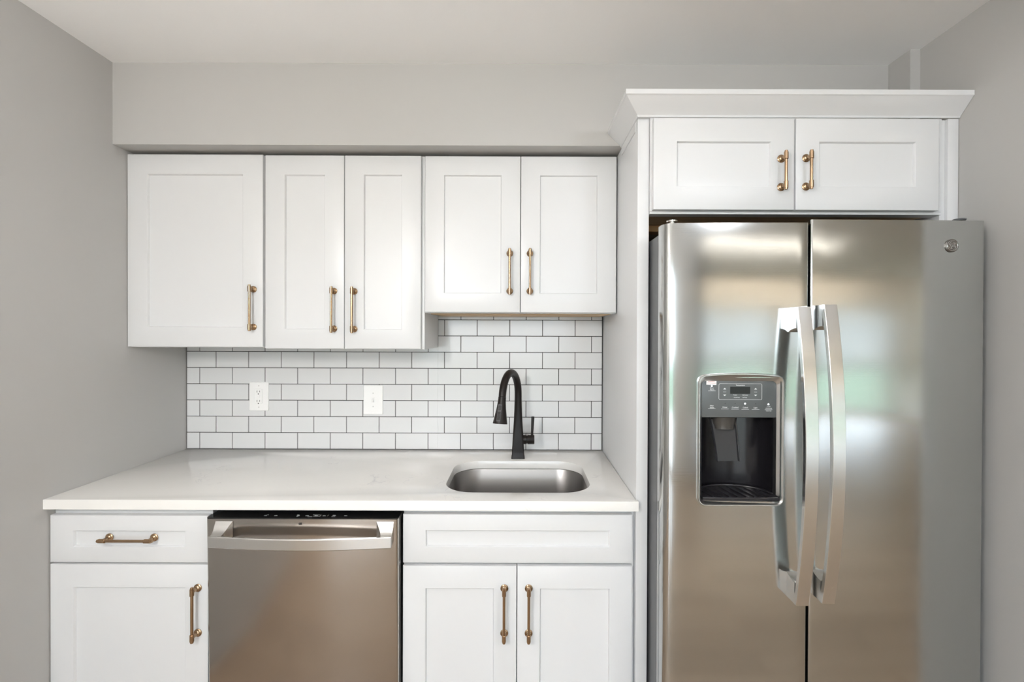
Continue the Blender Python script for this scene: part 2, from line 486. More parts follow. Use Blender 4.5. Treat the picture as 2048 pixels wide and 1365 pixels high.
obj('face_frame', bm, WHITE, c, smooth=False)
obj('toe_kick', box(B(), -0.381, 0.375, YBF + 0.07, YBF + 0.085, 0.0, 0.0995), WHITE, c)
obj('false_front', shaker(-0.379, 0.3655, YD, 0.708, 0.8655, stile=0.0735, rail=0.0515), WHITE, c)
d = obj('door', shaker(-0.379, -0.0105, YD, 0.11, 0.698, stile=0.073), WHITE, c)
pull(d, PULL_L, -0.0495, YD, 0.553)
d = obj('door', shaker(-0.0075, 0.3655, YD, 0.11, 0.698, stile=0.073), WHITE, c)
pull(d, PULL_L, 0.0295, YD, 0.553)

# tall end panel and fridge cabinet
tag(obj('end_panel', box(B(), 0.3765, 0.4135, -0.630, -0.002, 0.0, 2.148, 0.0012, 2), WHITE), 'tall white end panel between the worktop and the refrigerator', 'panel')
t = thing('fridge_cabinet', 'white two-door wall cabinet with short wide doors above the refrigerator', 'cabinet', (0.885, -0.3, 1.843))
obj('carcass', box(B(), 0.4145, 1.3515, -0.638, -0.002, 1.848, 2.148, 0.0008, 1), WHITE, t)
obj('bottom_panel', box(B(), 0.430, 1.336, -0.60, -0.004, 1.844, 1.8475), WOOD, t)
obj('cleat', box(B(), 0.416, 1.34, -0.455, -0.40, 1.822, 1.8435), WOODDK, t)
obj('bottom_rail', box(B(), 0.4145, 1.3515, -0.638, -0.6005, 1.840, 1.8475), WHITE, t)
d = obj('door', shaker(0.4205, 0.8665, -0.658, 1.849, 2.1395, stile=0.0735), WHITE, t)
pull(d, PULL_S, 0.8245, -0.658, 1.966)
d = obj('door', shaker(0.8715, 1.3255, -0.658, 1.849, 2.1395, stile=0.0735), WHITE, t)
pull(d, PULL_S, 0.9035, -0.658, 1.968)
obj('filler_strip', box(B(), 1.352, 1.3685, -0.630, -0.5, 1.795, 2.148, 0.001, 1), WHITE, t)
tag(obj('side_panel', box(B(), 1.369, 1.4035, -0.640, -0.4905, 0.0, 2.148, 0.0012, 2), WHITE), 'narrow white side panel against the right wall beside the refrigerator', 'panel')

# crown moulding: front run and left return, mitred
def crown():
    bm = B()
    # profile: (out, z) measured from the cabinet face
    prof = [(0.0, 2.1485), (0.004, 2.1485), (0.006, 2.154), (0.048, 2.196), (0.052, 2.1985), (0.052, 2.2135), (0.040, 2.2135), (0.0, 2.170)]
    yf = -0.6405
    path = [lambda o: (0.376 - o, -0.3895), lambda o: (0.376 - o, yf - o), lambda o: (1.4035, yf - o)]
    loops = []
    for fn in path:
        loops.append([(*fn(o), z) for o, z in prof])
    loft(bm, loops, True, True)
    return bm
tag(obj('crown_moulding', crown(), WHITE, smooth=False), 'white angled crown moulding along the top of the fridge cabinet', 'moulding')
tag(obj('cabinet_top_trim', box(B(), 0.3735, 0.3762, -0.60, -0.395, 2.118, 2.1484), WHITE, smooth=False), 'thin white strip under the crown moulding on the end panel side', 'trim')

# ------------------------------------------------------------------ worktop with sink cut-out
CT, CB = 0.917, 0.885
SX, SY, SHX, SHY, SR = -0.007, -0.374, 0.256, 0.194, 0.105
bm = B()
def poly(bm, pts, z):
    vs = [bm.verts.new((x, y, z)) for x, y in pts]
    es = [bm.edges.new((vs[i], vs[(i + 1) % len(vs)])) for i in range(len(vs))]
    return vs, es
outer = [(XL + 0.0005, -0.650), (0.381, -0.650), (0.381, -0.632), (0.3755, -0.632), (0.3755, 0.0018), (XL + 0.0005, 0.0018)]
hole = rr(SX, SY, SHX, SHY, SR, 10)
tops = []
for z in (CT, CB):
    vo, eo = poly(bm, outer, z); vh, eh = poly(bm, hole, z)
    bmesh.ops.triangle_fill(bm, use_beauty=True, edges=eo + eh)
    tops.append((vo, vh))
for a, b in zip(tops[0], tops[1]):
    for i in range(len(a)):
        bm.faces.new((a[i], a[(i + 1) % len(a)], b[(i + 1) % len(b)], b[i]))
bmesh.ops.recalc_face_normals(bm, faces=bm.faces)
es = [e for e in bm.edges if len(e.link_faces) == 2 and all(abs(q.co.z - CT) < 1e-6 for q in e.verts) and e.calc_face_angle(0) > 1.0]
bmesh.ops.bevel(bm, geom=es, offset=0.0025, segments=2, affect='EDGES', profile=0.5)
tag(obj('worktop', bm, QUARTZ, ang=40), 'white quartz worktop with faint grey veins running over the base cabinets and dishwasher', 'countertop')

# sink
t = thing('kitchen_sink', 'undermount stainless steel sink with rounded corners, set in the worktop', 'sink', (SX, SY, 0.70))
bm = B()
def sl(hx, hy, r, z):
    return [(x, y, z) for x, y in rr(SX, SY, hx, hy, r, 10)]
loft(bm, [sl(SHX + 0.022, SHY + 0.022, SR + 0.02, CB - 0.0008), sl(SHX + 0.003, SHY + 0.003, SR, CB - 0.0008), sl(SHX + 0.001, SHY + 0.001, SR - 0.002, CB - 0.004),
          sl(SHX - 0.004, SHY - 0.004, SR - 0.01, 0.74), sl(SHX - 0.010, SHY - 0.010, SR - 0.012, 0.715), sl(SHX - 0.035, SHY - 0.035, SR - 0.03, 0.702),
          sl(0.05, 0.05, 0.049, 0.699), sl(0.042, 0.042, 0.041, 0.696), sl(0.040, 0.040, 0.0395, 0.693),
          sl(0.044, 0.044, 0.043, 0.692), sl(SHX - 0.033, SHY - 0.033, SR - 0.03, 0.6985), sl(SHX - 0.006, SHY - 0.006, SR - 0.012, 0.713), sl(SHX, SHY, SR - 0.01, 0.74),
          sl(SHX + 0.022, SHY + 0.022, SR + 0.02, CB - 0.003)], False, False)
obj('bowl', bm, SINKM, t, ang=60)
bm = B()
loft(bm, [sl(0.041, 0.041, 0.0405, 0.6985), sl(0.041, 0.041, 0.0405, 0.7005), sl(0.03, 0.03, 0.0295, 0.7005), sl(0.028, 0.028, 0.0275, 0.6975)], True, True)
obj('drain', bm, CHROME, t)

# ------------------------------------------------------------------ faucet
FX, FY = -0.009, -0.122
t = thing('kitchen_faucet', 'matte black gooseneck pull-down faucet standing behind the sink', 'faucet', (FX, FY, CT))
bm = B()
def sq(cx, cy, h, r, z, n=8):
    return [(x, y, z) for x, y in rr(cx, cy, h, h, r, n)]
loft(bm, [sq(FX, FY, 0.0283, 0.004, CT + 0.0003), sq(FX, FY, 0.0288, 0.004, CT + 0.002), sq(FX, FY, 0.0272, 0.004, CT + 0.006), sq(FX, FY, 0.0258, 0.005, 0.950),
          sq(FX, FY, 0.0225, 0.008, 1.010), sq(FX, FY, 0.0190, 0.012, 1.070), sq(FX, FY, 0.0170, 0.0145, 1.115), sq(FX, FY, 0.0160, 0.0158, 1.150), sq(FX, FY, 0.0155, 0.0153, 1.17)], True, True)
# neck arc: goes up, over towards the sink and a little left
path = []
dirv = Vector((-0.062, -0.185, 0)); A = dirv.length; dirv.normalize()
top = 1.190
Rr = A / 2
for k in range(5):
    path.append((Vector((FX, FY, 1.165 + (top - 1.165) * k / 5)), 0.0154))
for k in range(0, 25):
    a = PI * k / 24 * 0.955
    hgt = 0.100 if True else Rr
    p = Vector((FX, FY, top)) + dirv * (Rr - Rr * math.cos(a)) + Vector((0, 0, hgt * math.sin(a)))
    path.append((p, 0.0154 - 0.0008 * k / 24))
tube(bm, [p for p, _ in path], [q for _, q in path], 24)
obj('body', bm, BLACK, t, ang=50)
pe = path[-1][0]; pd = (path[-1][0] - path[-2][0]).normalized()
pd = (pd + Vector((-0.10, -0.12, -1.2))).normalized()
bm = B()
Lh = 0.105
ks = [(0.0005, 0.0140), (0.001, 0.0152), (0.02, 0.0158), (0.045, 0.0185), (0.075, 0.0235), (Lh - 0.003, 0.0285), (Lh, 0.0285), (Lh, 0.0265), (Lh - 0.004, 0.024)]
tube(bm, [pe + pd * s for s, _ in ks[:7]], [q for _, q in ks[:7]], 28)
head = obj('spray_head', bm, BLACK, t, ang=40)
# rocker buttons on the head's camera side
side = Vector((-0.28, -1, 0)); side = (side - pd * side.dot(pd)).normalized(); acr = pd.cross(side).normalized()
def pad(bm, s0, s1, w, off0, off1, r0, r1):
    loops = []
    for s, rad in ((s0, r0), (s1, r1)):
        c0 = pe + pd * s
        loops.append([c0 + side * (rad + off0) + acr * w, c0 + side * (rad + off1) + acr * w, c0 + side * (rad + off1) - acr * w, c0 + side * (rad + off0) - acr * w])
    loft(bm, loops)
bm = B(); pad(bm, 0.030, 0.095, 0.0078, -0.004, 0.0012, 0.0165, 0.0262); obj('button_plate', bm, mat('button_surround', (0.05, 0.05, 0.055), 0.25), head)
bm = B(); pad(bm, 0.036, 0.052, 0.0052, 0.0, 0.0042, 0.0172, 0.0194); pad(bm, 0.057, 0.089, 0.0052, 0.0, 0.0042, 0.0202, 0.0252); obj('button', bm, BLACKG, head)
# side valve and lever
bm = B()
hz = 0.994
tube(bm, [(FX + 0.016, FY, hz), (FX + 0.037, FY, hz), (FX + 0.0375, FY, hz), (FX + 0.040, FY, hz), (FX + 0.0405, FY, hz), (FX + 0.068, FY, hz), (FX + 0.070, FY, hz)],
     [0.0195, 0.0195, 0.0165, 0.0165, 0.0198, 0.0198, 0.0185], 28)
h = obj('valve', bm, BLACK, t, ang=40)
bm = B()
loft(bm, [[(x, y, z) for x, y in rr(FX + 0.0605 + dx, FY - 0.004, w, 0.0045, 0.003, 4)] for (z, w, dx) in
          ((hz + 0.016, 0.0058, 0), (hz + 0.03, 0.0052, 0), (hz + 0.08, 0.0064, 0.0022), (hz + 0.0985, 0.0068, 0.003), (hz + 0.1, 0.006, 0.003))])
obj('lever', bm, BLACK, t, ang=40)

# ------------------------------------------------------------------ outlet and switch
def rounded_plate(bm, x0, x1, z0, z1, yb, yf, r, e, mi=0):
    cx, cz, hx, hz_ = (x0 + x1) / 2, (z0 + z1) / 2, (x1 - x0) / 2, (z1 - z0) / 2
    loft(bm, [[(x, yb, z) for x, z in rr(cx, cz, hx, hz_, r, 4)], [(x, yf + e, z) for x, z in rr(cx, cz, hx, hz_, r, 4)],
              [(x, yf, z) for x, z in rr(cx, cz, hx - e, hz_ - e, max(r - e, 0.0005), 4)]], True, True, mi)
t = thing('wall_outlet', 'white duplex power outlet on the subway tiles at left', 'outlet', (-1.1915, 0, 1.094))
bm = B(); rounded_plate(bm, -1.235, -1.148, 1.0945, 1.2255, -0.0003, -0.0065, 0.004, 0.002); obj('plate', bm, PLASTIC, t)
bm = B(); rounded_plate(bm, -1.208, -1.175, 1.127, 1.194, -0.0066, -0.0095, 0.003, 0.001)
box(bm, -1.1992, -1.1838, -0.0112, -0.0096, 1.1625, 1.1665); box(bm, -1.1992, -1.1838, -0.0112, -0.0096, 1.155, 1.159)
obj('receptacle', bm, PLASTIC, t)
for zc in (1.182, 1.139):
    bm = B()
    box(bm, -1.1985, -1.1965, -0.0100, -0.0096, zc - 0.004, zc + 0.005)
    box(bm, -1.1865, -1.1845, -0.0100, -0.0096, zc - 0.003, zc + 0.005)
    tube(bm, [(-1.1915, -0.0096, zc - 0.0105), (-1.1915, -0.0100, zc - 0.0105)], 0.0026, 14)
    obj('socket', bm, SLOT, t)
for zc in (1.2085, 1.111):
    bm = B(); tube(bm, [(-1.1915, -0.0066, zc), (-1.1915, -0.0072, zc)], [0.0027, 0.0022], 14); obj('screw', bm, SCREW, t)
t = thing('light_switch', 'white toggle light switch on the subway tiles, midway along the worktop', 'switch', (-0.670, 0, 1.080))
bm = B(); rounded_plate(bm, -0.7145, -0.6265, 1.0795, 1.2125, -0.0003, -0.0065, 0.004, 0.002); obj('plate', bm, PLASTIC, t)
bm = B(); rounded_plate(bm, -0.6765, -0.6645, 1.134, 1.159, -0.0066, -0.0085, 0.0015, 0.0008)
loft(bm, [[(-0.6745, -0.0086, 1.141), (-0.6665, -0.0086, 1.141), (-0.6665, -0.0086, 1.153), (-0.6745, -0.0086, 1.153)],
          [(-0.6735, -0.019, 1.136), (-0.6675, -0.019, 1.136), (-0.6675, -0.017, 1.1425), (-0.6735, -0.017, 1.1425)]])
obj('toggle', bm, PLASTIC, t)
for zc in (1.1765, 1.1155):
    bm = B(); tube(bm, [(-0.6705, -0.0066, zc), (-0.6705, -0.0074, zc)], [0.0027, 0.0022], 14); obj('screw', bm, SCREW, t)

# ------------------------------------------------------------------ lettering helper
def text_into(bm, s, x, y, z, size, rot=None, depth=0.0, align='CENTER', mi=0, bold=0.0):
    """flat lettering facing -y (or turned by rot), merged into bm"""
    cu = bpy.data.curves.new('t', 'FONT'); cu.body = s; cu.size = size; cu.align_x = align; cu.align_y = 'CENTER'
    cu.offset = bold; cu.resolution_u = 2
    o = bpy.data.objects.new('t', cu)
    COL.objects.link(o)
    dg = bpy.context.evaluated_depsgraph_get()
    me = bpy.data.meshes.new_from_object(o.evaluated_get(dg))
    M = Matrix.Translation((x, y, z)) @ (rot if rot else Matrix.Rotation(PI / 2, 4, 'X'))
    me.transform(M)
    n0 = len(bm.faces)
    bm.from_mesh(me)
    bm.faces.ensure_lookup_table()
    for f in bm.faces[n0:]: f.material_index = mi
    bpy.data.objects.remove(o); bpy.data.curves.remove(cu); bpy.data.meshes.remove(me)

# ------------------------------------------------------------------ dishwasher
DX0, DX1 = -0.9985, -0.388
DZ = 0.864
DY = -0.660
t = thing('dishwasher', 'stainless steel dishwasher with a bowed bar handle between the base cabinets', 'dishwasher', ((DX0 + DX1) / 2, -0.3, 0.0))
obj('tub', box(B(), DX0 - 0.006, DX1 + 0.004, -0.595, -0.02, 0.02, 0.862), RUBBER, t)
obj('toe_kick', box(B(), DX0, DX1, -0.56, -0.545 - 0.052, 0.0, 0.0195 + 0.08), BLACK, t)
# door front skin (leans out slightly towards its top)
lean = math.radians(1.1)
def leanp(bm):
    for q in bm.verts:
        dz = q.co.z - DZ
        q.co.y += -math.tan(lean) * dz
    return bm
bm = B()
loft(bm, [[(x, y, z) for x, y in ((DX0, -0.61), (DX0, DY + 0.008), (DX0 + 0.002, DY + 0.003), (DX0 + 0.007, DY), (DX1 - 0.007, DY), (DX1 - 0.002, DY + 0.003), (DX1, DY + 0.008), (DX1, -0.61))]
          for z in (0.115, DZ - 0.0035)])
bmesh.ops.recalc_face_normals(bm, faces=bm.faces)
door = obj('door', leanp(bm), STEELD, t, ang=50)
bm = B()
loft(bm, [[(DX0, -0.61 + 0.004, z), (DX0, DY + 0.006, z), (DX0 + 0.006, DY + 0.0005, z), (DX1 - 0.006, DY + 0.0005, z), (DX1, DY + 0.006, z), (DX1, -0.61 + 0.004, z)] for z in (DZ - 0.003, DZ)])
# printed marks on the control strip
def mark(bm, xp, yb_, w, d_=0.0012):
    box(bm, xp - w / 2, xp + w / 2, yb_ - d_ / 2, yb_ + d_ / 2, DZ + 0.0001, DZ + 0.0003, mi=1)
for (px, w, rows) in ((531, .010, (0, 1)), (536, .008, (2,)), (552, .011, (0, 1)), (597, .010, (0, 1, 2)), (595, .006, (-1,)), (615, .012, (0, 1)), (620, .015, (-1.2,)),
                      (633, .012, (0, 1)), (649, .010, (0, 1)), (669, .012, (0.3, 1, 1.7)), (667, .012, (-1,)), (692, .011, (0.2, 1))):
    for r_ in rows:
        yy = DY + 0.017 + r_ * 0.0045
        mark(bm, (px - 1041) / (948 / (2.164 + yy)), yy, w * (1 if r_ < 1 else 0.8))
for (a, b_, c_, d_) in ((626, 642, -0.5, -0.2), (626, 642, 2.2, 2.5)):
    yy = DY + 0.017 + (c_ + d_) / 2 * 0.0045
    mark(bm, ((a + b_) / 2 - 1041) / (948 / (2.164 + yy)), yy, 0.024, 0.0008)
for xx in (-0.6425, -0.6185):
    box(bm, xx - 0.0004, xx + 0.0004, DY + 0.0155, DY + 0.027, DZ + 0.0001, DZ + 0.0003, mi=1)
obj('control_strip', bm, [BLACKG, PRINT], door, smooth=False)
bm = B(); text_into(bm, 'GE', -0.6985, DY - 0.0008, 0.8455, 0.0085, bold=0.0003); obj('badge', bm, LEDOFF, door, smooth=False)
# handle: bowed bar with two flared end brackets
bm = B()
N = 28
HX0, HX1 = -0.967, -0.4005
loops = []
for i in range(N + 1):
    u = i / N
    x = HX0 + (HX1 - HX0) * u
    yf = -0.697 - 0.020 * math.sin(PI * u)
    th = 0.012
    zt, zb = 0.8195, 0.7845
    loops.append([(x, yf + th, zb + 0.002), (x, yf + 0.0015, zb), (x, yf, zb + 0.002), (x, yf, zt - 0.002), (x, yf + 0.0015, zt), (x, yf + th, zt - 0.002)])
loft(bm, loops)
for s in (1, -1):
    xa = HX0 if s == 1 else HX1
    secs = []
    for (k, w, z0, z1, y) in ((0, 0.034, 0.786, 0.8180, -0.688), (1, 0.036, 0.787, 0.8215, -0.681), (2, 0.040, 0.788, 0.829, -0.674), (3, 0.046, 0.789, 0.841, -0.668), (4, 0.054, 0.790, 0.8535, -0.6605)):
        o_ = xa + s * (0.0005 - 0.0 * k)
        secs.append([(o_, y, z0), (o_ + s * w, y, z0), (o_ + s * w, y, z1), (o_, y, z1)])
    loft(bm, secs)
obj('handle', bm, STEELH, door, ang=28)

# ------------------------------------------------------------------ refrigerator
RX0, RX1, RZ = 0.4185, 1.3545, 1.785
YFD = -0.790       # door face
YBD = -0.722       # door back
SP0, SP1 = 0.8335, 0.8405
t = thing('refrigerator', 'large stainless steel side-by-side refrigerator with a water dispenser', 'refrigerator', ((RX0 + RX1) / 2, -0.4, 0.0))
def holed_front(x_pts, zs, hole, back):
    """extruded front sheet through x_pts [(x, y)], levels zs; hole = (ia, ib, ja, jb) index ranges left open; closed to `back`"""
    bm = B()
    g = [[bm.verts.new((x, y, z)) for (x, y) in x_pts] for z in zs]
    for j in range(len(zs) - 1):
        for i in range(len(x_pts) - 1):
            if hole and hole[0] <= i < hole[1] and hole[2] <= j < hole[3]: continue
            bm.faces.new((g[j][i], g[j][i + 1], g[j + 1][i + 1], g[j + 1][i]))
    if hole:   # jambs of the hole
        ia, ib, ja, jb = hole
        ring = [(ja, i) for i in range(ia, ib)] + [(j, ib) for j in range(ja, jb)] + [(jb, i) for i in range(ib, ia, -1)] + [(j, ia) for j in range(jb, ja, -1)]
        fr = [g[j][i] for j, i in ring]; bk_ = [bm.verts.new((q.co.x, back, q.co.z)) for q in fr]
        for k in range(len(fr)):
            bm.faces.new((fr[k], fr[(k + 1) % len(fr)], bk_[(k + 1) % len(fr)], bk_[k]))
    # sides, top and bottom
    bx0, bx1 = x_pts[0][0], x_pts[-1][0]
    for row, z in ((g[0], zs[0]), (g[-1], zs[-1])):
        a = bm.verts.new((bx1, back, z)); b = bm.verts.new((bx0, back, z))
        bm.faces.new(row + [a, b])
    for col_, x in ((0, bx0), (-1, bx1)):
        vs = [g[j][col_] for j in range(len(zs))]
        a = bm.verts.new((x, back, zs[-1])); b = bm.verts.new((x, back, zs[0]))
        bm.faces.new(vs + [a, b])
    return bm
HXa, HXb, HZa, HZb = 0.5235, 0.7560, 0.968, 1.328
def door_profile(x0, x1, extra, fall_l, fall_r, rl=0.028, rright=0.006):
    xs = sorted(set([round(x0 + rl + (x1 - rright - x0 - rl) * k / 12, 5) for k in range(13)] + extra))
    pts = []
    for k in range(7):
        a = PI / 2 * k / 6
        pts.append((x0 + rl * 0.9 * (1 - math.cos(a)), None, (1 - math.sin(a)) * rl * 1.15))
    def bow(x):
        u = (x - x0) / (x1 - x0)
        return fall_l * (1 - u) ** 2 + fall_r * u ** 2
    out = [(x, YFD + bow(x) + dy) for x, _, dy in pts[:-1]]
    out += [(x, YFD + bow(x)) for x in xs]
    for k in range(1, 5):
        a = PI / 2 * k / 4
        out.append((x1 - rright + rright * math.sin(a), YFD + bow(x1) + rright * (1 - math.cos(a))))
    return out
def idx(pts, x):
    return min(range(len(pts)), key=lambda i: abs(pts[i][0] - x) + (0 if i > 5 else 1))
pl = door_profile(RX0, SP0, [HXa, HXb], 0.014, 0.0, 0.028, 0.004)
ZD0 = 0.09
zs = [ZD0, HZa, HZb, 1.7785]
dl = obj('door', holed_front(pl, zs, (idx(pl, HXa), idx(pl, HXb), 1, 2), YBD), STEEL, t, ang=30)
pr = door_profile(SP1, RX1, [], 0.0, 0.007, 0.006, 0.012)
dr = obj('door', holed_front(pr, [ZD0, 1.7875], None, YBD), STEEL, t, ang=30)
# body with an opening behind the dispenser
bm = holed_front([(RX0 + 0.002, -0.712), (HXa, -0.712), (HXb, -0.712), (RX1 - 0.002, -0.712)], [0.03, HZa, HZb, 1.755], (1, 2, 1, 2), -0.05)
obj('body', bm, DARKGREY, t, smooth=False)
bm = B()
box(bm, RX0 + 0.006, SP0 - 0.004, -0.7215, -0.7125, 0.10, 0.955); box(bm, RX0 + 0.006, SP0 - 0.004, -0.7215, -0.7125, 1.34, 1.755)
box(bm, RX0 + 0.006, HXa - 0.01, -0.7215, -0.7125, 0.955, 1.34); box(bm, HXb + 0.01, SP0 - 0.004, -0.7215, -0.7125, 0.955, 1.34)
box(bm, SP1 + 0.004, RX1 - 0.008, -0.7215, -0.7125, 0.10, 1.76)
obj('door_gasket', bm, RUBBER, t, smooth=False)
obj('base_grille', box(B(), RX0 + 0.01, RX1 - 0.01, -0.745, -0.713, 0.0, 0.082), RUBBER, t)
for x, zt, yy in ((RX0 + 0.030, 1.7785, -0.757), (RX1 - 0.050, 1.7875, -0.752)):
    bm = B()
    tube(bm, [(x, yy, zt + 0.0003), (x, yy, zt + 0.007), (x, yy, zt + 0.0072), (x, yy, zt + 0.011), (x, yy, zt + 0.0125)], [0.007, 0.007, 0.0155, 0.0165, 0.013], 24)
    if x > 1: box(bm, x - 0.03, x + 0.02, yy + 0.012, yy + 0.05, zt + 0.0003, zt + 0.006)
    obj('hinge_cap', bm, CHROME if x < 1 else DARKGREY, t)
# bowed door handles
def fridge_handle(parent, x0, x1, z0, z1, bracket_x0, bracket_x1):
    bm = B()
    N = 36; loops = []
    th = 0.013
    for i in range(N + 1):
        u = i / N; z = z0 + (z1 - z0) * u
        yf = -0.840 - 0.042 * (1 - (2 * u - 1) ** 2)
        a = 0.0012
        loops.append([(x0, yf + th, z), (x0, yf + a, z), (x0 + a, yf, z), (x1 - a, yf, z), (x1, yf + a, z), (x1, yf + th, z)])
    loft(bm, loops)
    for (za, zb, s) in ((z1 - 0.060, z1 - 0.0005, 1), (z0 + 0.0005, z0 + 0.060, -1)):
        secs = []
        for k in range(6):
            w = k / 5
            y = (YFD + 0.0015) + (-0.832 - YFD) * w
            fl = (1 - w) ** 2 * 0.012
            secs.append([(bracket_x0, y, za - (fl if s == 1 else 0)), (bracket_x1, y, za - (fl if s == 1 else 0)), (bracket_x1, y, zb + (fl if s == -1 else 0)), (bracket_x0, y, zb + (fl if s == -1 else 0))])
        loft(bm, secs)
    return obj('handle', bm, STEELH, parent, ang=28)
fridge_handle(dl, 0.7745, 0.8105, 0.6935, 1.5320, 0.7755, 0.8085)
fridge_handle(dr, 0.8480, 0.8840, 0.6995, 1.5385, 0.8490, 0.8820)
# round badge with scrolled monogram
bm = B()
bx, bz, by = 1.2505, 1.7135, YFD + 0.0045
tube(bm, [(bx, by, bz), (bx, by - 0.003, bz), (bx, by - 0.0045, bz)], [0.0190, 0.0190, 0.0170], 40)
for rr_ in (0.0150,):
    ring = [(bx + rr_ * math.cos(2 * PI * k / 40), by - 0.0046, bz + rr_ * math.sin(2 * PI * k / 40)) for k in range(41)]
    tube(bm, ring, 0.0006, 6, False, 1)
for k in range(4):
    a0 = PI / 4 + k * PI / 2
    sc = [(bx + math.cos(a0 + 0.6 * math.sin(q * 1.6)) * (0.0065 + 0.0065 * q / 3), by - 0.0048, bz + math.sin(a0 + 0.6 * math.sin(q * 1.6)) * (0.0065 + 0.0065 * q / 3)) for q in [w * 0.3 for w in range(11)]]
    tube(bm, sc, 0.0007, 6, True, 1)
text_into(bm, 'GE', bx, by - 0.0050, bz, 0.0135, mi=1)
obj('badge', bm, [mat('badge_metal', (0.20, 0.19, 0.175), 0.35, 1.0), CHROME], dr)

# water and ice dispenser
disp_z0, disp_z1 = 0.955, 1.342
YP = YFD + 0.004
bm = B()
def bez(x0, x1, z0, z1, r, y, arch=0.0, n=8):
    cx, cz, hx, hz_ = (x0 + x1) / 2, (z0 + z1) / 2, (x1 - x0) / 2, (z1 - z0) / 2
    out = []
    # densify top edge so that it can arch
    pts = rr(cx, cz, hx, hz_, r, n)
    for k, (x, z) in enumerate(pts):
        out.append((x, z))
        if k == n:
            pass
    top = []
    res = []
    for k, (x, z) in enumerate(out):
        res.append((x, z))
        if k == n:   # between top-right corner end and top-left corner start
            xe = out[k + 1][0]
            for q in range(1, 10):
                res.append((x + (xe - x) * q / 10, z))
    return [(x, y, z + (arch * max(0.0, 1 - ((x - cx) / hx) ** 2) if z > cz else 0)) for x, z in res]
loft(bm, [bez(0.5170, 0.7655, 0.956, 1.334, 0.020, YFD + 0.010, 0.008), bez(0.5170, 0.7655, 0.956, 1.334, 0.020, YFD - 0.001, 0.008), bez(0.5185, 0.7640, 0.9575, 1.3325, 0.019, YFD - 0.0035, 0.008),
          bez(0.5205, 0.7620, 0.9595, 1.3305, 0.018, YFD - 0.0035, 0.007), bez(0.5310, 0.7495, 0.9705, 1.317, 0.012, YFD + 0.012, 0.0), bez(0.5310, 0.7495, 0.9705, 1.317, 0.012, YFD + 0.030, 0.0)], False, False)
dsp = obj('water_dispenser', bm, RIM, t, ang=35)
dsp['label'] = 'recessed water and ice dispenser with a polished rim'
PY = YFD + 0.013
obj('control_panel', box(B(), 0.5295, 0.7510, PY, PY + 0.02, 1.2105, 1.319, 0.0012, 2), PANELGREY, dsp)
# cavity: five-sided recess with curved back
bm = B()
def cav(y, inset, zb, zt):
    return [(0.5300 + inset, y, zb), (0.7505 - inset, y, zb), (0.7505 - inset, y, zt), (0.5300 + inset, y, zt)]
prof = []
arc = []
for k in range(13):
    a = PI * k / 12
    arc.append((0.64025 - 0.1095 * math.cos(a), YFD + 0.040 + 0.085 * math.sin(a) ** 0.8))
arc = [(0.53075, YFD + 0.0135)] + arc + [(0.74975, YFD + 0.0135)]
lo = [bm.verts.new((x, y, 0.9715)) for x, y in arc]; hi = [bm.verts.new((x, y, 1.2100)) for x, y in arc]
for k in range(len(arc) - 1):
    bm.faces.new((lo[k], lo[k + 1], hi[k + 1], hi[k]))
bm.faces.new(lo); bm.faces.new(hi)
obj('cavity', bm, CAVITY, dsp, ang=50)
# chute, nozzle ring and paddle
bm = B()
cxp = 0.612
def ell(cx, cy, rx, ry, z, n=28):
    return [(cx + rx * math.cos(2 * PI * k / n), cy + ry * math.sin(2 * PI * k / n), z) for k in range(n)]
loft(bm, [ell(cxp, YFD + 0.052, 0.040, 0.032, 1.2095), ell(cxp, YFD + 0.052, 0.036, 0.029, 1.192), ell(cxp, YFD + 0.050, 0.030, 0.024, 1.180), ell(cxp, YFD + 0.050, 0.030, 0.024, 1.172), ell(cxp, YFD + 0.050, 0.024, 0.018, 1.173)])
obj('ice_chute', bm, mat('chute_grey', (0.09, 0.085, 0.08), 0.3, 0.5), dsp, ang=40)
bm = B()
def pad4(z, hw, y, th, cx):
    return [(cx - hw, y, z), (cx - hw + 0.003, y - 0.005, z), (cx - hw + 0.006, y - 0.005, z), (cx - hw + 0.0075, y, z), (cx + hw - 0.0075, y, z), (cx + hw - 0.006, y - 0.005, z), (cx + hw - 0.003, y - 0.005, z), (cx + hw, y, z), (cx + hw, y + th, z), (cx - hw, y + th, z)]
loft(bm, [pad4(1.1995, 0.040, YFD + 0.050, 0.004, 0.6095), pad4(1.165, 0.0385, YFD + 0.042, 0.004, 0.612), pad4(1.120, 0.0365, YFD + 0.034, 0.004, 0.615), pad4(1.0785, 0.0355, YFD + 0.028, 0.004, 0.617)])
obj('paddle', bm, mat('paddle_grey', (0.025, 0.025, 0.028), 0.3), dsp, ang=30)
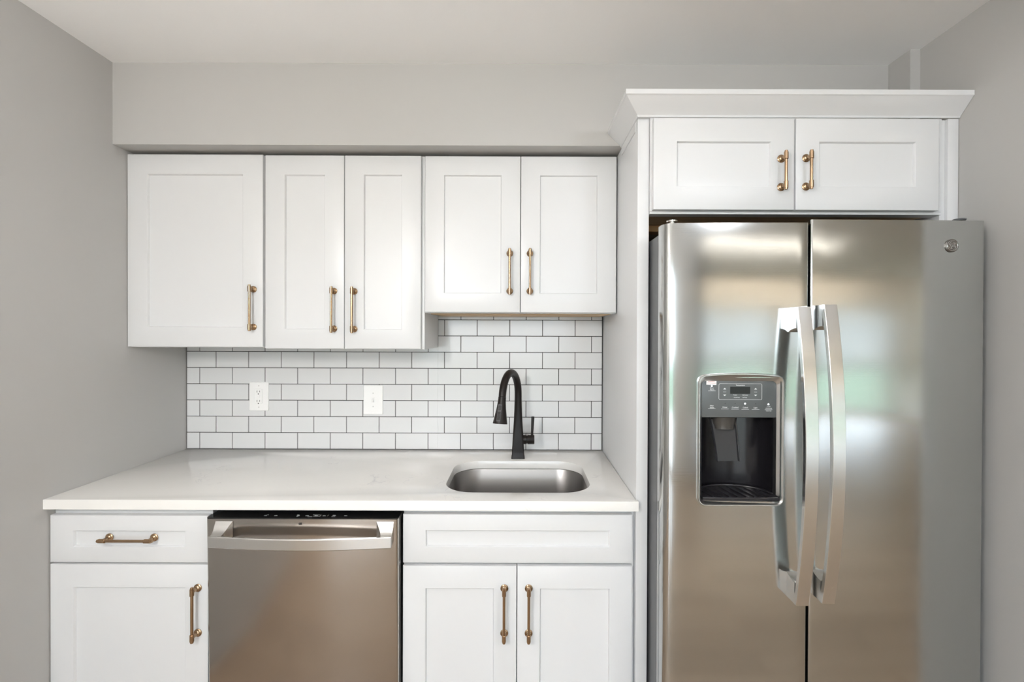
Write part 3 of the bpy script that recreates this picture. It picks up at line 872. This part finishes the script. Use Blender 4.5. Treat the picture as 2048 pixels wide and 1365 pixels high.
# drip tray: dark tray with slanted ribs and a raised rim
bm = B()
tr = [(0.5305, YFD + 0.006), (0.7500, YFD + 0.006)] + [(0.64025 + 0.1085 * math.cos(PI * k / 14), YFD + 0.035 + 0.080 * math.sin(PI * k / 14)) for k in range(15)]
tr = [(0.5290, YFD - 0.004), (0.640, YFD - 0.0075), (0.7515, YFD - 0.004)] + tr[2:]
loft(bm, [[(x, y, 0.9720) for x, y in tr], [(x, y, 0.9790) for x, y in tr]])
loopc = [(x, y, 0.9800) for x, y in tr] + [(tr[0][0], tr[0][1], 0.9800)]
tube(bm, loopc, 0.0028, 8, False)
for k in range(8):
    x = 0.548 + k * 0.0245
    y1_ = YFD + 0.030 + 0.072 * math.sqrt(max(0.0, 1 - ((x - 0.64) / 0.108) ** 2))
    loft(bm, [[(x - 0.006, y1_ - 0.006, 0.9791), (x - 0.002, y1_ - 0.006, 0.9791), (x - 0.0025, y1_ - 0.006, 0.983), (x - 0.0055, y1_ - 0.006, 0.983)],
              [(x + 0.012, YFD + 0.004, 0.9791), (x + 0.017, YFD + 0.004, 0.9791), (x + 0.0165, YFD + 0.004, 0.983), (x + 0.0125, YFD + 0.004, 0.983)]])
obj('drip_tray', bm, mat('tray_grey', (0.018, 0.017, 0.02), 0.28), dsp, ang=40)
# display and lettering
k_ = 948 / (2.164 + PY)
def X(p): return (p - 1041) / k_
def Z(p): return 1.46 - (p - 663.5) / k_
obj('display', box(B(), X(1461), X(1501), PY - 0.0006, PY - 0.0001, Z(786.8), Z(772.5), 0.0002, 1), SCREEN, dsp)
bm = B()
yl = PY - 0.0009
fr = [(x, PY - 0.0005, z) for x, z in rr(X(1481.3), Z(782.4), (X(1524.5) - X(1438.5)) / 2, (Z(766.5) - Z(798.5)) / 2, 0.0035, 4)]
tube(bm, fr + [fr[0]], 0.0005, 6, False)
def T(s, px, pz, size=0.0052, b_=0.00012): text_into(bm, s, X(px), yl, Z(pz), size, bold=b_)
T('Temperature', 1481, 769.6, 0.0050)
T('Freezer', 1471, 788.9, 0.0034); T('Refrigerator', 1491, 789.1, 0.0034)
T('Actual/Temp', 1474, 794.0, 0.0034); T('Set/Temp', 1490, 794.0, 0.0034)
T('Door', 1424.2, 775.3, 0.0052); T('Alarm', 1424.5, 778.7, 0.0052)
T('Filter', 1424.2, 810.8, 0.0052); T('Status', 1424.5, 814.4, 0.0052)
T('Water', 1450.4, 813.7, 0.0056); T('Crushed', 1470.8, 813.9, 0.0056); T('Cubed', 1491.3, 814.2, 0.0056); T('Light', 1511.5, 814.5, 0.0056)
T('Lock', 1538, 812.2, 0.0052); T('Controls', 1538.2, 815.8, 0.0052); T('Hold 3 Sec', 1538, 820.8, 0.0036)
def bar(px, pz, w, h=0.6): box(bm, X(px - w / 2), X(px + w / 2), PY - 0.0005, PY - 0.0001, Z(pz + h / 2), Z(pz - h / 2))
for px, pz in ((1424.3, 780.8), (1424.3, 816.6), (1450.5, 817.3), (1470.8, 817.5), (1491.3, 817.7), (1512, 817.8), (1538, 818.3)): bar(px, pz, 15)
for px in (1450, 1511.8):
    bar(px, 783.2, 6)
    for (pz, s) in ((776.3, -1), (789.9, 1)):
        a = [bm.verts.new((X(px - 3), PY - 0.0004, Z(pz - s * 1.6))), bm.verts.new((X(px + 3), PY - 0.0004, Z(pz - s * 1.6))), bm.verts.new((X(px), PY - 0.0004, Z(pz + s * 1.6)))]
        bm.faces.new(a)
bar(1481, 779.7, 0.9, 13)
for f in bm.faces: pass
obj('printed_lettering', bm, PRINT, dsp, smooth=False)
# the divider bar of the display sits on its glass
for px, pz, m_ in ((1424, 771.2, LED), (1490.8, 806.2, LED), (1537.5, 807.6, LED), (1450.8, 806, LEDOFF), (1471, 806, LEDOFF), (1512, 806.5, LEDOFF)):
    bm = B(); tube(bm, [(X(px), PY - 0.0001, Z(pz)), (X(px), PY - 0.0007, Z(pz))], 0.0024 if m_ is LED else 0.0012, 14)
    obj('indicator_light', bm, m_, dsp)
bm = B()
box(bm, X(1413.2), X(1433.2), PY - 0.0004, PY - 0.0001, Z(768.9), Z(759.4))
box(bm, X(1416.5), X(1430), PY - 0.0006, PY - 0.00045, Z(762.6), Z(762.0), mi=1)
box(bm, X(1415), X(1432), PY - 0.0006, PY - 0.00045, Z(765.8), Z(765.2), mi=1)
s_ = obj('sticker', bm, [STICKER, STICKINK], dsp, smooth=False)
s_.rotation_euler = (0, math.radians(1.5), 0)
